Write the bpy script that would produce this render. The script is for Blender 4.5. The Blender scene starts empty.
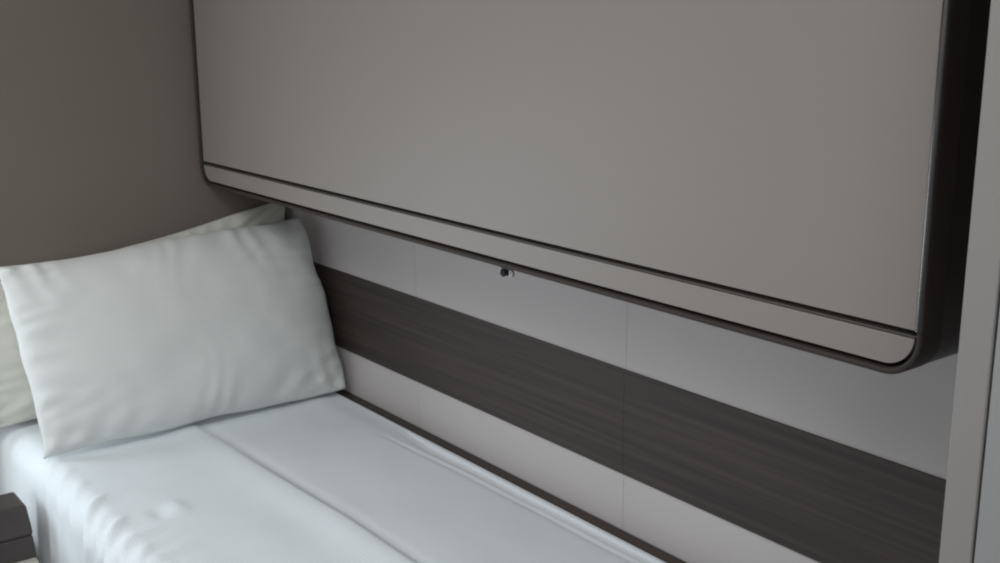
import bpy, bmesh, math, random
from mathutils import Vector, Matrix, noise
random.seed(4)
SC = bpy.context.scene
COL = SC.collection

# ------------------------------------------------------------------ helpers
def link(o, parent=None):
    COL.objects.link(o)
    if parent is not None:
        o.parent = parent
    return o

def obj(name, bm, m, parent=None, smooth=False, bevel=0.0, seg=2):
    bmesh.ops.recalc_face_normals(bm, faces=bm.faces[:])
    me = bpy.data.meshes.new(name)
    bm.to_mesh(me); bm.free()
    me.materials.append(m)
    if smooth:
        for p in me.polygons: p.use_smooth = True
    o = bpy.data.objects.new(name, me)
    if bevel:
        md = o.modifiers.new('Bevel', 'BEVEL'); md.width = bevel; md.segments = seg
        md.limit_method = 'ANGLE'; md.angle_limit = math.radians(40)
    return link(o, parent)

def thing(name, label, cat, loc=(0, 0, 0), group=None):
    o = bpy.data.objects.new(name, None)
    o.empty_display_size = .05
    o.location = loc
    link(o)
    o['label'] = label; o['category'] = cat
    if group: o['group'] = group
    return o

def tag(o, label, cat, group=None):
    o['label'] = label; o['category'] = cat
    if group: o['group'] = group
    return o

def structure(o):
    o['kind'] = 'structure'
    return o

def box(bm, x0, x1, y0, y1, z0, z1):
    v = [bm.verts.new((x, y, z)) for x in (x0, x1) for y in (y0, y1) for z in (z0, z1)]
    for f in ((0,1,3,2),(4,6,7,5),(0,4,5,1),(2,3,7,6),(0,2,6,4),(1,5,7,3)):
        bm.faces.new([v[i] for i in f])

def frustum(bm, r0, z0, r1, z1):
    """r = (x0,x1,y0,y1) lower and upper rectangles"""
    lo = [bm.verts.new((x, y, z0)) for x, y in ((r0[0],r0[2]),(r0[1],r0[2]),(r0[1],r0[3]),(r0[0],r0[3]))]
    hi = [bm.verts.new((x, y, z1)) for x, y in ((r1[0],r1[2]),(r1[1],r1[2]),(r1[1],r1[3]),(r1[0],r1[3]))]
    bm.faces.new(lo[::-1]); bm.faces.new(hi)
    for i in range(4):
        j = (i+1) % 4
        bm.faces.new((lo[i], lo[j], hi[j], hi[i]))

def rrect(x0, x1, z0, z1, rbl, rbr, rtr, rtl, n=10):
    pts = []
    for cx, cz, r, a0 in ((x0+rbl, z0+rbl, rbl, 180), (x1-rbr, z0+rbr, rbr, 270),
                          (x1-rtr, z1-rtr, rtr, 0), (x0+rtl, z1-rtl, rtl, 90)):
        if r < 1e-5:
            pts.append((cx, cz)); continue
        for k in range(n+1):
            a = math.radians(a0 + 90*k/n)
            pts.append((cx+r*math.cos(a), cz+r*math.sin(a)))
    return pts

def prism_y(bm, pts, y0, y1):
    a = [bm.verts.new((x, y0, z)) for x, z in pts]
    b = [bm.verts.new((x, y1, z)) for x, z in pts]
    bm.faces.new(a); bm.faces.new(b[::-1])
    n = len(pts)
    for i in range(n):
        j = (i+1) % n
        bm.faces.new((a[i], b[i], b[j], a[j]))

def ring_y(bm, outer, inner, y0, y1):
    n = len(outer)
    L = [[bm.verts.new((x, y, z)) for x, z in p] for p, y in ((outer, y0), (inner, y0), (inner, y1), (outer, y1))]
    for i in range(n):
        j = (i+1) % n
        for k in range(4):
            A, B = L[k], L[(k+1) % 4]
            bm.faces.new((A[i], A[j], B[j], B[i]))

def lathe_y(bm, prof, cx, cz, n=28):
    """prof: list of (y, r), axis along y"""
    rings = []
    for y, r in prof:
        rings.append([bm.verts.new((cx+r*math.cos(2*math.pi*k/n), y, cz+r*math.sin(2*math.pi*k/n))) for k in range(n)])
    for a, b in zip(rings, rings[1:]):
        for k in range(n):
            j = (k+1) % n
            bm.faces.new((a[k], a[j], b[j], b[k]))
    bm.faces.new(rings[0]); bm.faces.new(rings[-1][::-1])

# ------------------------------------------------------------------ materials
def lin(c):
    return tuple((v/255/12.92 if v/255 <= .04045 else ((v/255+.055)/1.055)**2.4) for v in c) + (1.0,)

def material(name, col, rough=.6, metal=0.0, var=.04, vscale=(3, 3, 3), bump=0.0, bscale=(200, 200, 200), spec=.5, detail=3, bdist=.002, col2=None, sheen=0.0):
    m = bpy.data.materials.new(name); m.use_nodes = True
    nt = m.node_tree; N = nt.nodes; L = nt.links
    b = N['Principled BSDF']
    b.inputs['Roughness'].default_value = rough
    b.inputs['Metallic'].default_value = metal
    b.inputs['Specular IOR Level'].default_value = spec
    if sheen:
        b.inputs['Sheen Weight'].default_value = sheen
        b.inputs['Sheen Roughness'].default_value = .6
    tc = N.new('ShaderNodeTexCoord')
    mp = N.new('ShaderNodeMapping'); mp.inputs['Scale'].default_value = vscale
    L.new(tc.outputs['Object'], mp.inputs['Vector'])
    nz = N.new('ShaderNodeTexNoise'); nz.inputs['Scale'].default_value = 1.0
    nz.inputs['Detail'].default_value = detail
    L.new(mp.outputs[0], nz.inputs['Vector'])
    rp = N.new('ShaderNodeValToRGB')
    rp.color_ramp.elements[0].position = .3; rp.color_ramp.elements[1].position = .7
    c = lin(col)
    if col2 is None:
        rp.color_ramp.elements[0].color = tuple(v*(1-var) for v in c[:3]) + (1,)
        rp.color_ramp.elements[1].color = tuple(min(1, v*(1+var)) for v in c[:3]) + (1,)
    else:
        rp.color_ramp.elements[0].color = c
        rp.color_ramp.elements[1].color = lin(col2)
    L.new(nz.outputs['Fac'], rp.inputs['Fac'])
    L.new(rp.outputs['Color'], b.inputs['Base Color'])
    if bump:
        mp2 = N.new('ShaderNodeMapping'); mp2.inputs['Scale'].default_value = bscale
        L.new(tc.outputs['Object'], mp2.inputs['Vector'])
        n2 = N.new('ShaderNodeTexNoise'); n2.inputs['Scale'].default_value = 1.0; n2.inputs['Detail'].default_value = 2
        L.new(mp2.outputs[0], n2.inputs['Vector'])
        bp = N.new('ShaderNodeBump'); bp.inputs['Strength'].default_value = bump; bp.inputs['Distance'].default_value = bdist
        L.new(n2.outputs['Fac'], bp.inputs['Height'])
        L.new(bp.outputs[0], b.inputs['Normal'])
    return m

def woven(name, col, pitch=.007, strength=.25):
    """white cotton with a fine waffle weave"""
    m = material(name, col, rough=.85, var=.015, vscale=(6, 6, 6), spec=.2, sheen=.1)
    nt = m.node_tree; N = nt.nodes; L = nt.links
    tc = N['Texture Coordinate']
    waves = []
    for d in ('X', 'Y'):
        w = N.new('ShaderNodeTexWave'); w.wave_type = 'BANDS'; w.bands_direction = d
        w.inputs['Scale'].default_value = 1/pitch/3.2; w.inputs['Distortion'].default_value = .4
        L.new(tc.outputs['Object'], w.inputs['Vector']); waves.append(w)
    mx = N.new('ShaderNodeMath'); mx.operation = 'MAXIMUM'
    L.new(waves[0].outputs['Fac'], mx.inputs[0]); L.new(waves[1].outputs['Fac'], mx.inputs[1])
    bp = N.new('ShaderNodeBump'); bp.inputs['Strength'].default_value = strength; bp.inputs['Distance'].default_value = .0008
    L.new(mx.outputs[0], bp.inputs['Height'])
    L.new(bp.outputs[0], N['Principled BSDF'].inputs['Normal'])
    return m

M = {}
M['wall'] = material('pale greige wall panel', (191, 185, 184), rough=.55, var=.015, vscale=(2, 2, 2), bump=.03, bscale=(150, 150, 150))
M['headwall'] = material('dark taupe headwall', (121, 111, 103), rough=.75, var=.03, vscale=(2, 2, 2), bump=.06, bscale=(260, 260, 260))
M['wood'] = material('dark grey brown wood laminate', (44, 38, 35), rough=.6, vscale=(1.6, 30, 90), col2=(66, 57, 52), detail=4, bump=.1, bscale=(6, 60, 260), bdist=.001)
M['darkwood'] = material('very dark brown wood', (40, 35, 33), rough=.42, vscale=(10, 3, 120), col2=(50, 43, 40), detail=4)
M['rail'] = material('dark brown bed wood', (56, 46, 41), rough=.5, vscale=(3, 30, 60), col2=(66, 55, 49))
M['bunk'] = material('greige laminate', (141, 134, 129), rough=.5, var=.012, vscale=(1.5, 1.5, 1.5), bump=.02, bscale=(180, 180, 180))
M['trim'] = material('dark bronze edging', (60, 53, 50), rough=.55, var=.05, spec=.22)
M['chrome'] = material('brushed steel', (170, 168, 165), rough=.3, metal=1.0, var=.03)
M['rubber'] = material('black rubber', (34, 31, 30), rough=.6, var=.05)
M['pillow'] = material('white cotton pillowcase', (221, 223, 221), rough=.85, var=.012, vscale=(5, 5, 5), spec=.2, sheen=.1, bump=.12, bscale=(40, 40, 40), bdist=.003)
M['pillow_rear'] = material('off white cotton pillowcase', (215, 215, 206), rough=.85, var=.012, vscale=(5, 5, 5), spec=.2, sheen=.1, bump=.12, bscale=(40, 40, 40), bdist=.003)
M['cover'] = woven('white woven bedspread', (232, 238, 242))
M['mattress'] = material('mattress ticking', (215, 215, 210), rough=.9)
M['wardrobe'] = material('greige wardrobe laminate', (152, 148, 145), rough=.5, var=.012, vscale=(2, 2, 2))
M['wardrobe_door'] = material('pale grey wardrobe door laminate', (158, 159, 159), rough=.5, var=.012, vscale=(2, 2, 2))
M['dark'] = material('dark wardrobe inside', (50, 46, 43), rough=.7)
M['box'] = material('dark brown leatherette', (62, 56, 54), rough=.5, var=.15, vscale=(12, 12, 12), bump=.15, bscale=(120, 120, 120))
M['table'] = material('pale beige laminate', (186, 181, 172), rough=.5, var=.02)
M['floor'] = material('grey brown carpet', (64, 58, 52), rough=.95, var=.2, vscale=(60, 60, 60), bump=.3, bscale=(400, 400, 400))
M['ceiling'] = material('white ceiling paint', (205, 203, 198), rough=.8, var=.01)
M['frame'] = material('white window frame', (220, 220, 218), rough=.4)

# ------------------------------------------------------------------ the setting
XR, YN, ZC = 3.7, -2.6, 2.15        # room: x 0..XR, y YN..0
b = bmesh.new(); box(b, -.1, XR+.1, YN-.1, .1, -.1, 0); structure(obj('floor', b, M['floor']))
b = bmesh.new(); box(b, -.1, XR+.1, YN-.1, .1, ZC, ZC+.1); structure(obj('ceiling', b, M['ceiling']))
# head wall with a window opening between the two bed places
WY0, WY1, WZ0, WZ1 = -1.74, -1.04, .49, 1.13
b = bmesh.new()
box(b, -.1, 0, YN-.1, WY0, 0, ZC); box(b, -.1, 0, WY1, .1, 0, ZC)
box(b, -.1, 0, WY0, WY1, 0, WZ0); box(b, -.1, 0, WY0, WY1, WZ1, ZC)
structure(obj('wall_left', b, M['headwall']))
b = bmesh.new()
for q in ((WY0, WY0+.04, WZ0, WZ1), (WY1-.04, WY1, WZ0, WZ1), (WY0+.04, WY1-.04, WZ0, WZ0+.04), (WY0+.04, WY1-.04, WZ1-.04, WZ1)):
    box(b, -.08, -.03, *q)
structure(obj('window_1', b, M['frame']))
b = bmesh.new(); box(b, XR, XR+.1, YN-.1, .1, 0, ZC); structure(obj('wall_right', b, M['wall']))
# long wall: panels with narrow joints
SEAMS = [0.0, .64, 1.345, 2.05, 2.9, XR]
b = bmesh.new()
box(b, 0, XR, .004, .1, 0, ZC)
for x0, x1 in zip(SEAMS, SEAMS[1:]):
    box(b, x0+.0004, x1-.0004, 0, .004, 0, ZC)
structure(obj('wall_back', b, M['wall']))
# wooden band on the long wall
b = bmesh.new()
for x0, x1 in ((0.0, 1.3447), (1.3453, 2.2)):
    box(b, x0, x1, -.004, 0.0, .603, .8095)
structure(obj('trim_1', b, M['wood']))
FX0, FX1, FZ0, FZ1 = .15, .95, .35, 1.05  # opening added out of view for the front fill light
b = bmesh.new()
box(b, -.1, FX0, YN-.1, YN, 0, ZC); box(b, FX1, XR+.1, YN-.1, YN, 0, ZC)
box(b, FX0, FX1, YN-.1, YN, 0, FZ0); box(b, FX0, FX1, YN-.1, YN, FZ1, ZC)
structure(obj('wall_front', b, M['wall']))
b = bmesh.new()
ring_y(b, [(FX0, FZ0), (FX1, FZ0), (FX1, FZ1), (FX0, FZ1)],
       [(FX0+.04, FZ0+.04), (FX1-.04, FZ0+.04), (FX1-.04, FZ1-.04), (FX0+.04, FZ1-.04)], YN-.08, YN-.03)
structure(obj('fill_opening', b, M['frame']))  # frame of the added fill opening

# ------------------------------------------------------------------ the fold-away upper bunk
bunk = thing('folding_bunk', 'closed grey upper bunk with rounded dark edging, mounted on the wall above the bed', 'bunk bed', (1.065, 0, 1.033))
def bobj(name, bm, m, smooth=False, bevel=0.0):
    bmesh.ops.translate(bm, verts=bm.verts[:], vec=(-1.065, 0, -1.033))
    return obj(name, bm, m, bunk, smooth, bevel)
BX0, BX1, BZ0, BZ1 = .030, 2.0925, 1.0305, 1.96
R = .050
def bprof(d):
    r = R-d
    return rrect(BX0+d, BX1-d, BZ0+d, BZ1-d, r, r, r, r, 12)
b = bmesh.new(); prism_y(b, bprof(.001), -.212, -.001)
bobj('casing', b, M['darkwood'], bevel=.0)
b = bmesh.new(); ring_y(b, bprof(0), bprof(.0085), -.255, -.2115)
bobj('edge_trim', b, M['trim'], bevel=.0032)
GZ = 1.0868
M['bead'] = material('polished steel edge strip', (122, 121, 122), rough=.2, metal=1.0, var=.12, vscale=(40, 40, 14))
b = bmesh.new()
ring = []
for z in [1.092 + (1.90-1.092)*k/24 for k in range(25)]:
    ring.append([b.verts.new((2.0872 + .0042*math.cos(a), -.2545 + .0042*math.sin(a), z)) for a in [math.radians(180+180*k/14) for k in range(15)]])
for u_, v_ in zip(ring, ring[1:]):
    for k in range(14): b.faces.new((u_[k], u_[k+1], v_[k+1], v_[k]))
    b.faces.new((u_[14], u_[0], v_[0], v_[14]))
b.faces.new(ring[0]); b.faces.new(ring[-1])
bobj('edge_strip', b, M['bead'], smooth=False)['label'] = 'polished metal strip along the right edge'
p, pl = .0118, .021
b = bmesh.new()
prism_y(b, rrect(BX0+pl, BX1-p, GZ+.0048, BZ1-p, .0001, .0001, R-p, R-p, 10), -.252, -.2125)
bobj('front_panel', b, M['bunk'], bevel=.0012)
b = bmesh.new()
prism_y(b, rrect(BX0+pl, BX1-p, BZ0+p+.002, GZ-.0048, R-p, R-p, .0001, .0001, 10), -.252, -.2125)
bobj('lower_panel', b, M['bunk'], bevel=.0012)

# small catch on the wall below the bunk
catch = thing('bunk_catch', 'small metal catch with a dark knob on the wall just under the bunk', 'catch', (.985, 0, .931))
b = bmesh.new()
prism_y(b, rrect(-.024, .024, -.0075, .0075, .007, .007, .007, .007, 6), -.004, -.0002)
obj('mounting_plate', b, M['chrome'], catch, bevel=.001)
b = bmesh.new(); lathe_y(b, [(-.004, .0072), (-.006, .0062), (-.0075, .0085), (-.0105, .0085), (-.012, .007)], 0, 0)
obj('knob', b, M['rubber'], catch, smooth=True)
for sx in (-.017, .017):
    b = bmesh.new(); lathe_y(b, [(-.0038, .0035), (-.0056, .003)], sx, 0, 14)
    obj('screw', b, M['chrome'], catch)

# ------------------------------------------------------------------ the bed
bed = thing('single_bed', 'single bed with a white woven bedspread, set against the panelled wall', 'bed', (1.03, -.41, 0))
def sub(name, bm, m, smooth=False, bevel=0.0, parent=None):
    bmesh.ops.translate(bm, verts=bm.verts[:], vec=(-1.03, .41, 0))
    return obj(name, bm, m, bed, smooth, bevel)
b = bmesh.new(); box(b, .012, 2.04, -.74, -.034, .06, .25); sub('bed_base', b, M['rail'], bevel=.006)
b = bmesh.new(); box(b, .012, 2.06, -.031, -.0008, .18, .4885); sub('wall_rail', b, M['rail'], bevel=.003)
for lx in (.1, 1.95):
    for ly in (-.7, -.1):
        b = bmesh.new(); box(b, lx-.025, lx+.025, ly-.025, ly+.025, 0.0, .06); sub('leg', b, M['rail'])
b = bmesh.new(); box(b, .015, 2.03, -.765, -.045, .25, .475); sub('mattress', b, M['mattress'], bevel=.03)

def sstep(a, b_, x):
    t = max(0, min(1, (x-a)/(b_-a))); return t*t*(3-2*t)
def n3(x, y, z=0): return noise.noise(Vector((x, y, z)))

RIDGES = [(.33, .006, .012, .0), (.41, .007, .014, .0), (.50, .005, .022, .0), (.60, .011, .013, .0), (.665, .007, .012, .03), (.725, .012, .014, .0), (.80, .008, .013, .02), (.87, .010, .016, .01), (.97, .009, .014, .0), (1.08, .008, .016, .02)]
def cover_mesh():
    bm = bmesh.new()
    # cross-section: (y, z, ny, nz, tag distance)
    sec = []
    YE, ZT, r = -.805, .5, .055
    nside = 34
    for k in range(nside):
        z = .13 + (ZT-r-.13)*k/nside
        sec.append((YE, z, -1, 0))
    for k in range(13):
        a = math.radians(180-90*k/12)
        sec.append((YE+r+r*math.cos(a), ZT-r+r*math.sin(a), math.cos(a), math.sin(a)))
    ntop = 150
    y1 = -.050
    for k in range(1, ntop+1):
        sec.append((YE+r+(y1-YE-r)*k/ntop, ZT, 0, 1))
    for k in range(1, 7):
        a = math.radians(90-90*k/6)
        sec.append((y1+.009*math.cos(a), ZT-.009+.009*math.sin(a), math.cos(a), math.sin(a)))
    for k in range(1, 6):
        sec.append((y1+.009, ZT-.009-.02*k, 1, 0))
    NX = 300
    xs = [.012 + (2.05-.012)*i/NX for i in range(NX+1)]
    rows = []
    for x in xs:
        row = []
        for (y, z, ny, nz) in sec:
            d = 0.0
            side = max(0.0, -ny)
            if nz > .5 or (y < -.7):
                # gentle unevenness of the top
                wt = nz
                d += wt*(.004*n3(x*2.2, y*3.0, 1.3) + .0016*n3(x*7, y*9, 4.2))
                # long fold running down the middle of the bed
                yc = -.449 + .026*sstep(.3, 1.0, x) + .003*n3(x*3, 0, 9)
                t = y-yc
                amp = .006 + .009*sstep(.4, 1.1, x)
                d += wt*amp*(math.exp(-(min(t, 0)/.055)**2) if t < 0 else math.exp(-(t/.017)**2))
                d -= wt*.25*amp*math.exp(-((t-.03)/.014)**2)
                # hem lying along the wall side, in two thin layers
                yh = -.088 - .034*math.exp(-max(0, x-.62)/.22)
                s = sstep(.62, .8, x)
                d -= wt*s*(.004*sstep(yh-.003, yh+.003, y) + .005*math.exp(-((y-yh)/.0035)**2))
                d += wt*s*.003*math.exp(-((y-yh-.014)/.006)**2)
                yh2 = -.064 + .25*(yh+.088)
                d -= wt*s*(.004*sstep(yh2-.003, yh2+.003, y) + .004*math.exp(-((y-yh2)/.003)**2))
                # soft pucker on the top
                q = math.exp(-(((x-.745)/.035)**2+((y+.645)/.018)**2))
                d += wt*(.004*q - .004*math.exp(-(((x-.755)/.03)**2+((y+.685)/.016)**2)))
                d -= wt*.006*sstep(-.12, -.05, y)
            # hanging side: drapes that run up and die out over the edge
            if y < -.55:
                h = z
                fade = 1 - sstep(-.80, -.62 + .06*n3(x*5, 2, 2), y)
                ph = x*1.0 + .25*(h-.5)*-1.0*0.6 + .30*(y+.805)
                w1 = math.sin(2*math.pi*(ph/.115 + .6*n3(x*3.1, 0, 3)))
                w2 = math.sin(2*math.pi*(ph/.062 + .9*n3(x*4.3, 1, 7)))
                sharp = (0.5+.5*w1)**1.6
                amp = (.25 + .75*sstep(.52, .36, h))
                d += fade*amp*(.15+.85*sstep(.55, .85, x))*(.010*sharp + .004*w2) * (1 if side > .05 else .75)
                d += fade*.004*n3(x*6, y*6+h*5, 8)
                # pulled folds that run slantwise over the edge
                s_ = (-.74-y) + (.5-z)
                for x0, am, wd, ys in RIDGES:
                    t = (x - x0 - .75*min(s_, .12))/wd
                    d += (.55 if x0 < .5 else 1)*am*math.exp(-t*t)*sstep(-.01+ys, .05+ys, s_)*(1-.6*sstep(.12, .3, s_))
                # the cover flares out a little at the head end
                d += side*.006*(1-sstep(.05, .33, x)) + side*.05*max(0, .45-z)
            row.append(Vector((x, y+ny*d, z+nz*d)))
        rows.append(row)
    # foot end folds down
    last = rows[-1]
    for k in range(1, 9):
        a = math.radians(90*k/8)
        rows.append([Vector((2.05+.03*math.sin(a), p.y, p.z-.03*(1-math.cos(a)))) for p in last])
    base = rows[-1]
    for k in range(1, 9):
        rows.append([Vector((p.x+.002*k, p.y, p.z+(min(p.z, .13)-p.z)*k/8)) for p in base])
    V = [[bm.verts.new(p) for p in r_] for r_ in rows]
    for i in range(len(V)-1):
        for j in range(len(sec)-1):
            bm.faces.new((V[i][j], V[i+1][j], V[i+1][j+1], V[i][j+1]))
    return bm
cv = sub('bedspread', cover_mesh(), M['cover'], smooth=True)
md = cv.modifiers.new('Solidify', 'SOLIDIFY'); md.thickness = .004; md.offset = -1

# ------------------------------------------------------------------ pillows
def pillow_mesh(corners, thick, seed, pinch=.06, wr=1.0, nu=120, nv=80, front=True):
    """corners: BL, BR, TR, TL as (y, h) in the pillow's own plane; thickness along n.
    Returns bm with verts in local (n, y, h)."""
    bm = bmesh.new()
    BL, BR, TR, TL = [Vector(c) for c in corners]
    def pos(u, v, s):
        # u,v in -1..1 ; pincushion outline
        uu = u*(1 + (.022 if u > 0 else -.034)*(1-v*v)*abs(u)**3)
        vv = v*(1 - pinch*(.25 if v < 0 else 1.0)*(1-u*u)**1.0*abs(v)**4)
        a, c = (uu+1)/2, (vv+1)/2
        P = BL*(1-a)*(1-c) + BR*a*(1-c) + TR*a*c + TL*(1-a)*c
        eu, ev = 1-abs(u), 1-abs(v)
        prof = (max(0, 1-abs(u)**2.8)**.56)*(max(0, 1-abs(v)**2.6)**.56)
        # seam flange stays thin; wrinkles gather at the seams and corners
        edge = min(eu, ev)
        t = thick*prof
        w = math.exp(-ev/.22)*math.sin(2*math.pi*(u*5.2 + 1.4*n3(u*2.2, v*1.2, seed) + s*.2))*(.6+.8*n3(u*3, 2, seed+3))
        w2 = math.exp(-eu/.20)*math.sin(2*math.pi*(v*4.3 + 1.2*n3(u*1.3, v*2.5, seed+5) + s*.4))*(.6+.8*n3(v*3, 5, seed+1))
        cr = math.exp(-((eu*eu+ev*ev)**.5)/.28)*math.sin(2*math.pi*((u*s-v)*3.1+n3(u*2, v*2, seed+8)))
        env = min(1, edge/.05)
        d = env*wr*(.0065*w + .006*w2 + .006*cr + .006*n3(u*1.9, v*1.7, seed+11+s) + .0025*n3(u*5, v*3.4, seed+17+s))
        n = s*(t*((1.16 if s > 0 else .72) if front else 1.0) + d) + .006*n3(u*2, v*2, seed+20)*(1-env*.5)
        # wavy seam line
        wob = .010*n3(u*2.6, v*2.6, seed+31)*(1-min(1, edge/.3))
        y, h = P.x + wob, P.y + wob*.8
        return Vector((n, y, h))
    def g(i, j, s):
        u = -math.cos(math.pi*i/nu)*.55 + (-1+2*i/nu)*.45
        v = -math.cos(math.pi*j/nv)*.55 + (-1+2*j/nv)*.45
        return pos(u, v, s)
    F = [[None]*(nv+1) for _ in range(nu+1)]; B = [[None]*(nv+1) for _ in range(nu+1)]
    for i in range(nu+1):
        for j in range(nv+1):
            p = g(i, j, 1)
            F[i][j] = bm.verts.new(p)
            if i in (0, nu) or j in (0, nv): B[i][j] = F[i][j]
            else: B[i][j] = bm.verts.new(g(i, j, -1))
    for i in range(nu):
        for j in range(nv):
            bm.faces.new((F[i][j], F[i+1][j], F[i+1][j+1], F[i][j+1]))
            bm.faces.new((B[i][j], B[i][j+1], B[i+1][j+1], B[i+1][j]))
    return bm

def place_pillow(bm, origin, tilt):
    """local (n,y,h) -> world: leaning back by tilt (deg) towards -x"""
    t = math.radians(tilt)
    for v in bm.verts:
        n, y, h = v.co
        v.co = Vector((n*math.cos(t) - h*math.sin(t), y, n*math.sin(t) + h*math.cos(t)))
    return bm

def pillow(name, label, corners, thick, seed, origin, tilt, m, **k):
    bm = place_pillow(pillow_mesh(corners, thick, seed, **k), origin, tilt)
    o = obj(name, bm, m, None, smooth=True)
    o.location = origin
    tag(o, label, 'pillow')
    return o

FP = pillow('pillow', 'front white pillow leaning back on the other pillow, its whole face showing',
       [(-.376, -.006), (.383, -.004), (.374, .466), (-.390, .434)], .088, 3.0, (.338, -.41, .5135), 25, M['pillow'], pinch=.03)
RP = pillow('pillow', 'rear pillow half hidden against the dark wall, one top corner sticking up',
       [(-.50, -.004), (.30, .022), (.396, .462), (-.45, .325)], .046, 7.0, (.096, -.41, .514), 8.5, M['pillow_rear'], pinch=.05, front=False)

# ------------------------------------------------------------------ bedside table and the dark box on it
tb = thing('bedside_table', 'low bedside table with a pale beige top at the left of the bed', 'table', (.29, -1.07, 0))
def tsub(name, bm, m, bevel=0.0, parent=None):
    bmesh.ops.translate(bm, verts=bm.verts[:], vec=(-.29, 1.07, 0))
    return obj(name, bm, m, parent or tb, False, bevel)
b = bmesh.new(); box(b, .006, .450, -1.28, -.843, .301, .325); tsub('tabletop', b, M['table'], .003)
b = bmesh.new(); box(b, .010, .425, -1.26, -.858, .05, .301); tsub('cabinet', b, M['table'], .002)
for z0, z1 in ((.18, .292), (.06, .172)):
    b = bmesh.new(); box(b, .425, .440, -1.255, -.862, z0, z1); dr = tsub('drawer', b, M['darkwood'], .002)
    b = bmesh.new(); box(b, .440, .452, -1.10, -1.02, (z0+z1)/2-.006, (z0+z1)/2+.006); h = obj('handle', b, M['chrome'], dr)
    h.location = (-.29, 1.07, 0)
b = bmesh.new(); box(b, .02, .39, -1.24, -.88, 0, .05); tsub('plinth', b, M['dark'])
bx = thing('box', 'small dark brown box with a lid, on the bedside table at the bottom left', 'box', (.366, -.941, .3255))
b = bmesh.new(); frustum(b, (-.065, .060, -.10, .100), 0.0, (-.066, .050, -.098, .098), .0477); obj('body', b, M['box'], bx, False, .003)
b = bmesh.new(); frustum(b, (-.067, .052, -.101, .1005), .048, (-.066, .028, -.096, .097), .110); obj('lid', b, M['box'], bx, False, .006)

# ------------------------------------------------------------------ wardrobe at the foot of the bed
wd = thing('wardrobe', 'tall pale grey wardrobe at the foot of the bed, by the right picture edge', 'wardrobe', (2.2, 0, 0))
b = bmesh.new()
box(b, 0, .035, -.366, -.0012, 0, 2.1); box(b, .035, .60, -.02, -.0012, 0, 2.1)
box(b, .60, .62, -.366, -.0012, 0, 2.1); box(b, .035, .60, -.345, -.02, 2.08, 2.1); box(b, .035, .60, -.345, -.02, 0, .06)
obj('carcass', b, M['wardrobe'], wd, False, .0015)
b = bmesh.new(); box(b, .0385, .5975, -.366, -.348, .065, 2.075); dr = obj('door', b, M['wardrobe_door'], wd, False, .0015)
b = bmesh.new(); box(b, .54, .552, -.385, -.366, 1.0, 1.15); obj('handle', b, M['chrome'], dr, False, .003)
b = bmesh.new(); box(b, .035, .05, -.340, -.30, .07, 2.07); obj('door_stop', b, M['dark'], wd)

# ------------------------------------------------------------------ light
def area(name, loc, rot, sx, sy, power, col):
    l = bpy.data.lights.new(name, 'AREA'); l.shape = 'RECTANGLE'; l.size = sx; l.size_y = sy
    l.energy = power; l.color = col
    o = bpy.data.objects.new(name, l); o.location = loc; o.rotation_euler = rot
    COL.objects.link(o); return o
area('window_daylight', (-.03, (WY0+WY1)/2, (WZ0+WZ1)/2), (math.radians(90), 0, math.radians(-90)), WY1-WY0-.08, WZ1-WZ0-.08, 6.6, (.86, .95, 1.0))
area('front_fill_light', ((FX0+FX1)/2, YN-.03, (FZ0+FZ1)/2), (math.radians(90), 0, 0), FX1-FX0-.08, FZ1-FZ0-.08, 4.8, (.86, .95, 1.0))  # added fill: brightens the bed side, softens the box shadow
for lx, ly, pw in ((.75, -1.8, 4.5), (1.4, -1.4, 12.5)):
    area('ceiling_lamp_light', (lx, ly, ZC-.012), (0, 0, 0), .5, .5, pw, (.95, .98, 1.0))
area('right_fill_light', (XR-.02, -1.6, 1.68), (math.radians(90), 0, math.radians(90)), 1.0, .86, 15, (.95, .98, 1.0))  # added fill in front of the solid right wall, no doorway there
w = bpy.data.worlds.new('World'); SC.world = w; w.use_nodes = True
w.node_tree.nodes['Background'].inputs['Color'].default_value = (.75, .87, 1, 1)
w.node_tree.nodes['Background'].inputs['Strength'].default_value = .6

# ------------------------------------------------------------------ camera
f = 1125.73; pitch, yaw, roll = (math.radians(a) for a in (13.30244, 37.52489, -.25794))
hd = Vector((-math.cos(yaw), math.sin(yaw), 0)); rt = Vector((math.sin(yaw), math.cos(yaw), 0)); up = Vector((0, 0, 1))
F = hd*math.cos(pitch) - up*math.sin(pitch); U0 = up*math.cos(pitch) + hd*math.sin(pitch)
Rv = rt*math.cos(roll) + U0*math.sin(roll); Uv = -rt*math.sin(roll) + U0*math.cos(roll)
cam = bpy.data.cameras.new('Camera'); cam.sensor_width = 36; cam.lens = 36*f/1000; cam.clip_start = .05
co = bpy.data.objects.new('Camera', cam); COL.objects.link(co)
mw = Matrix((Rv, Uv, -F)).transposed().to_4x4(); mw.translation = Vector((2.785, -1.40, 1.45))
co.matrix_world = mw
SC.camera = co
vs = SC.view_settings
SC.display_settings.display_device = 'sRGB'
vs.view_transform = 'Standard'; vs.look = 'None'; vs.gamma = 1; vs.use_curve_mapping = False; vs.exposure = 0.0
SC.cycles.filter_width = 2.2
SC.cycles.max_bounces = 10; SC.cycles.diffuse_bounces = 6
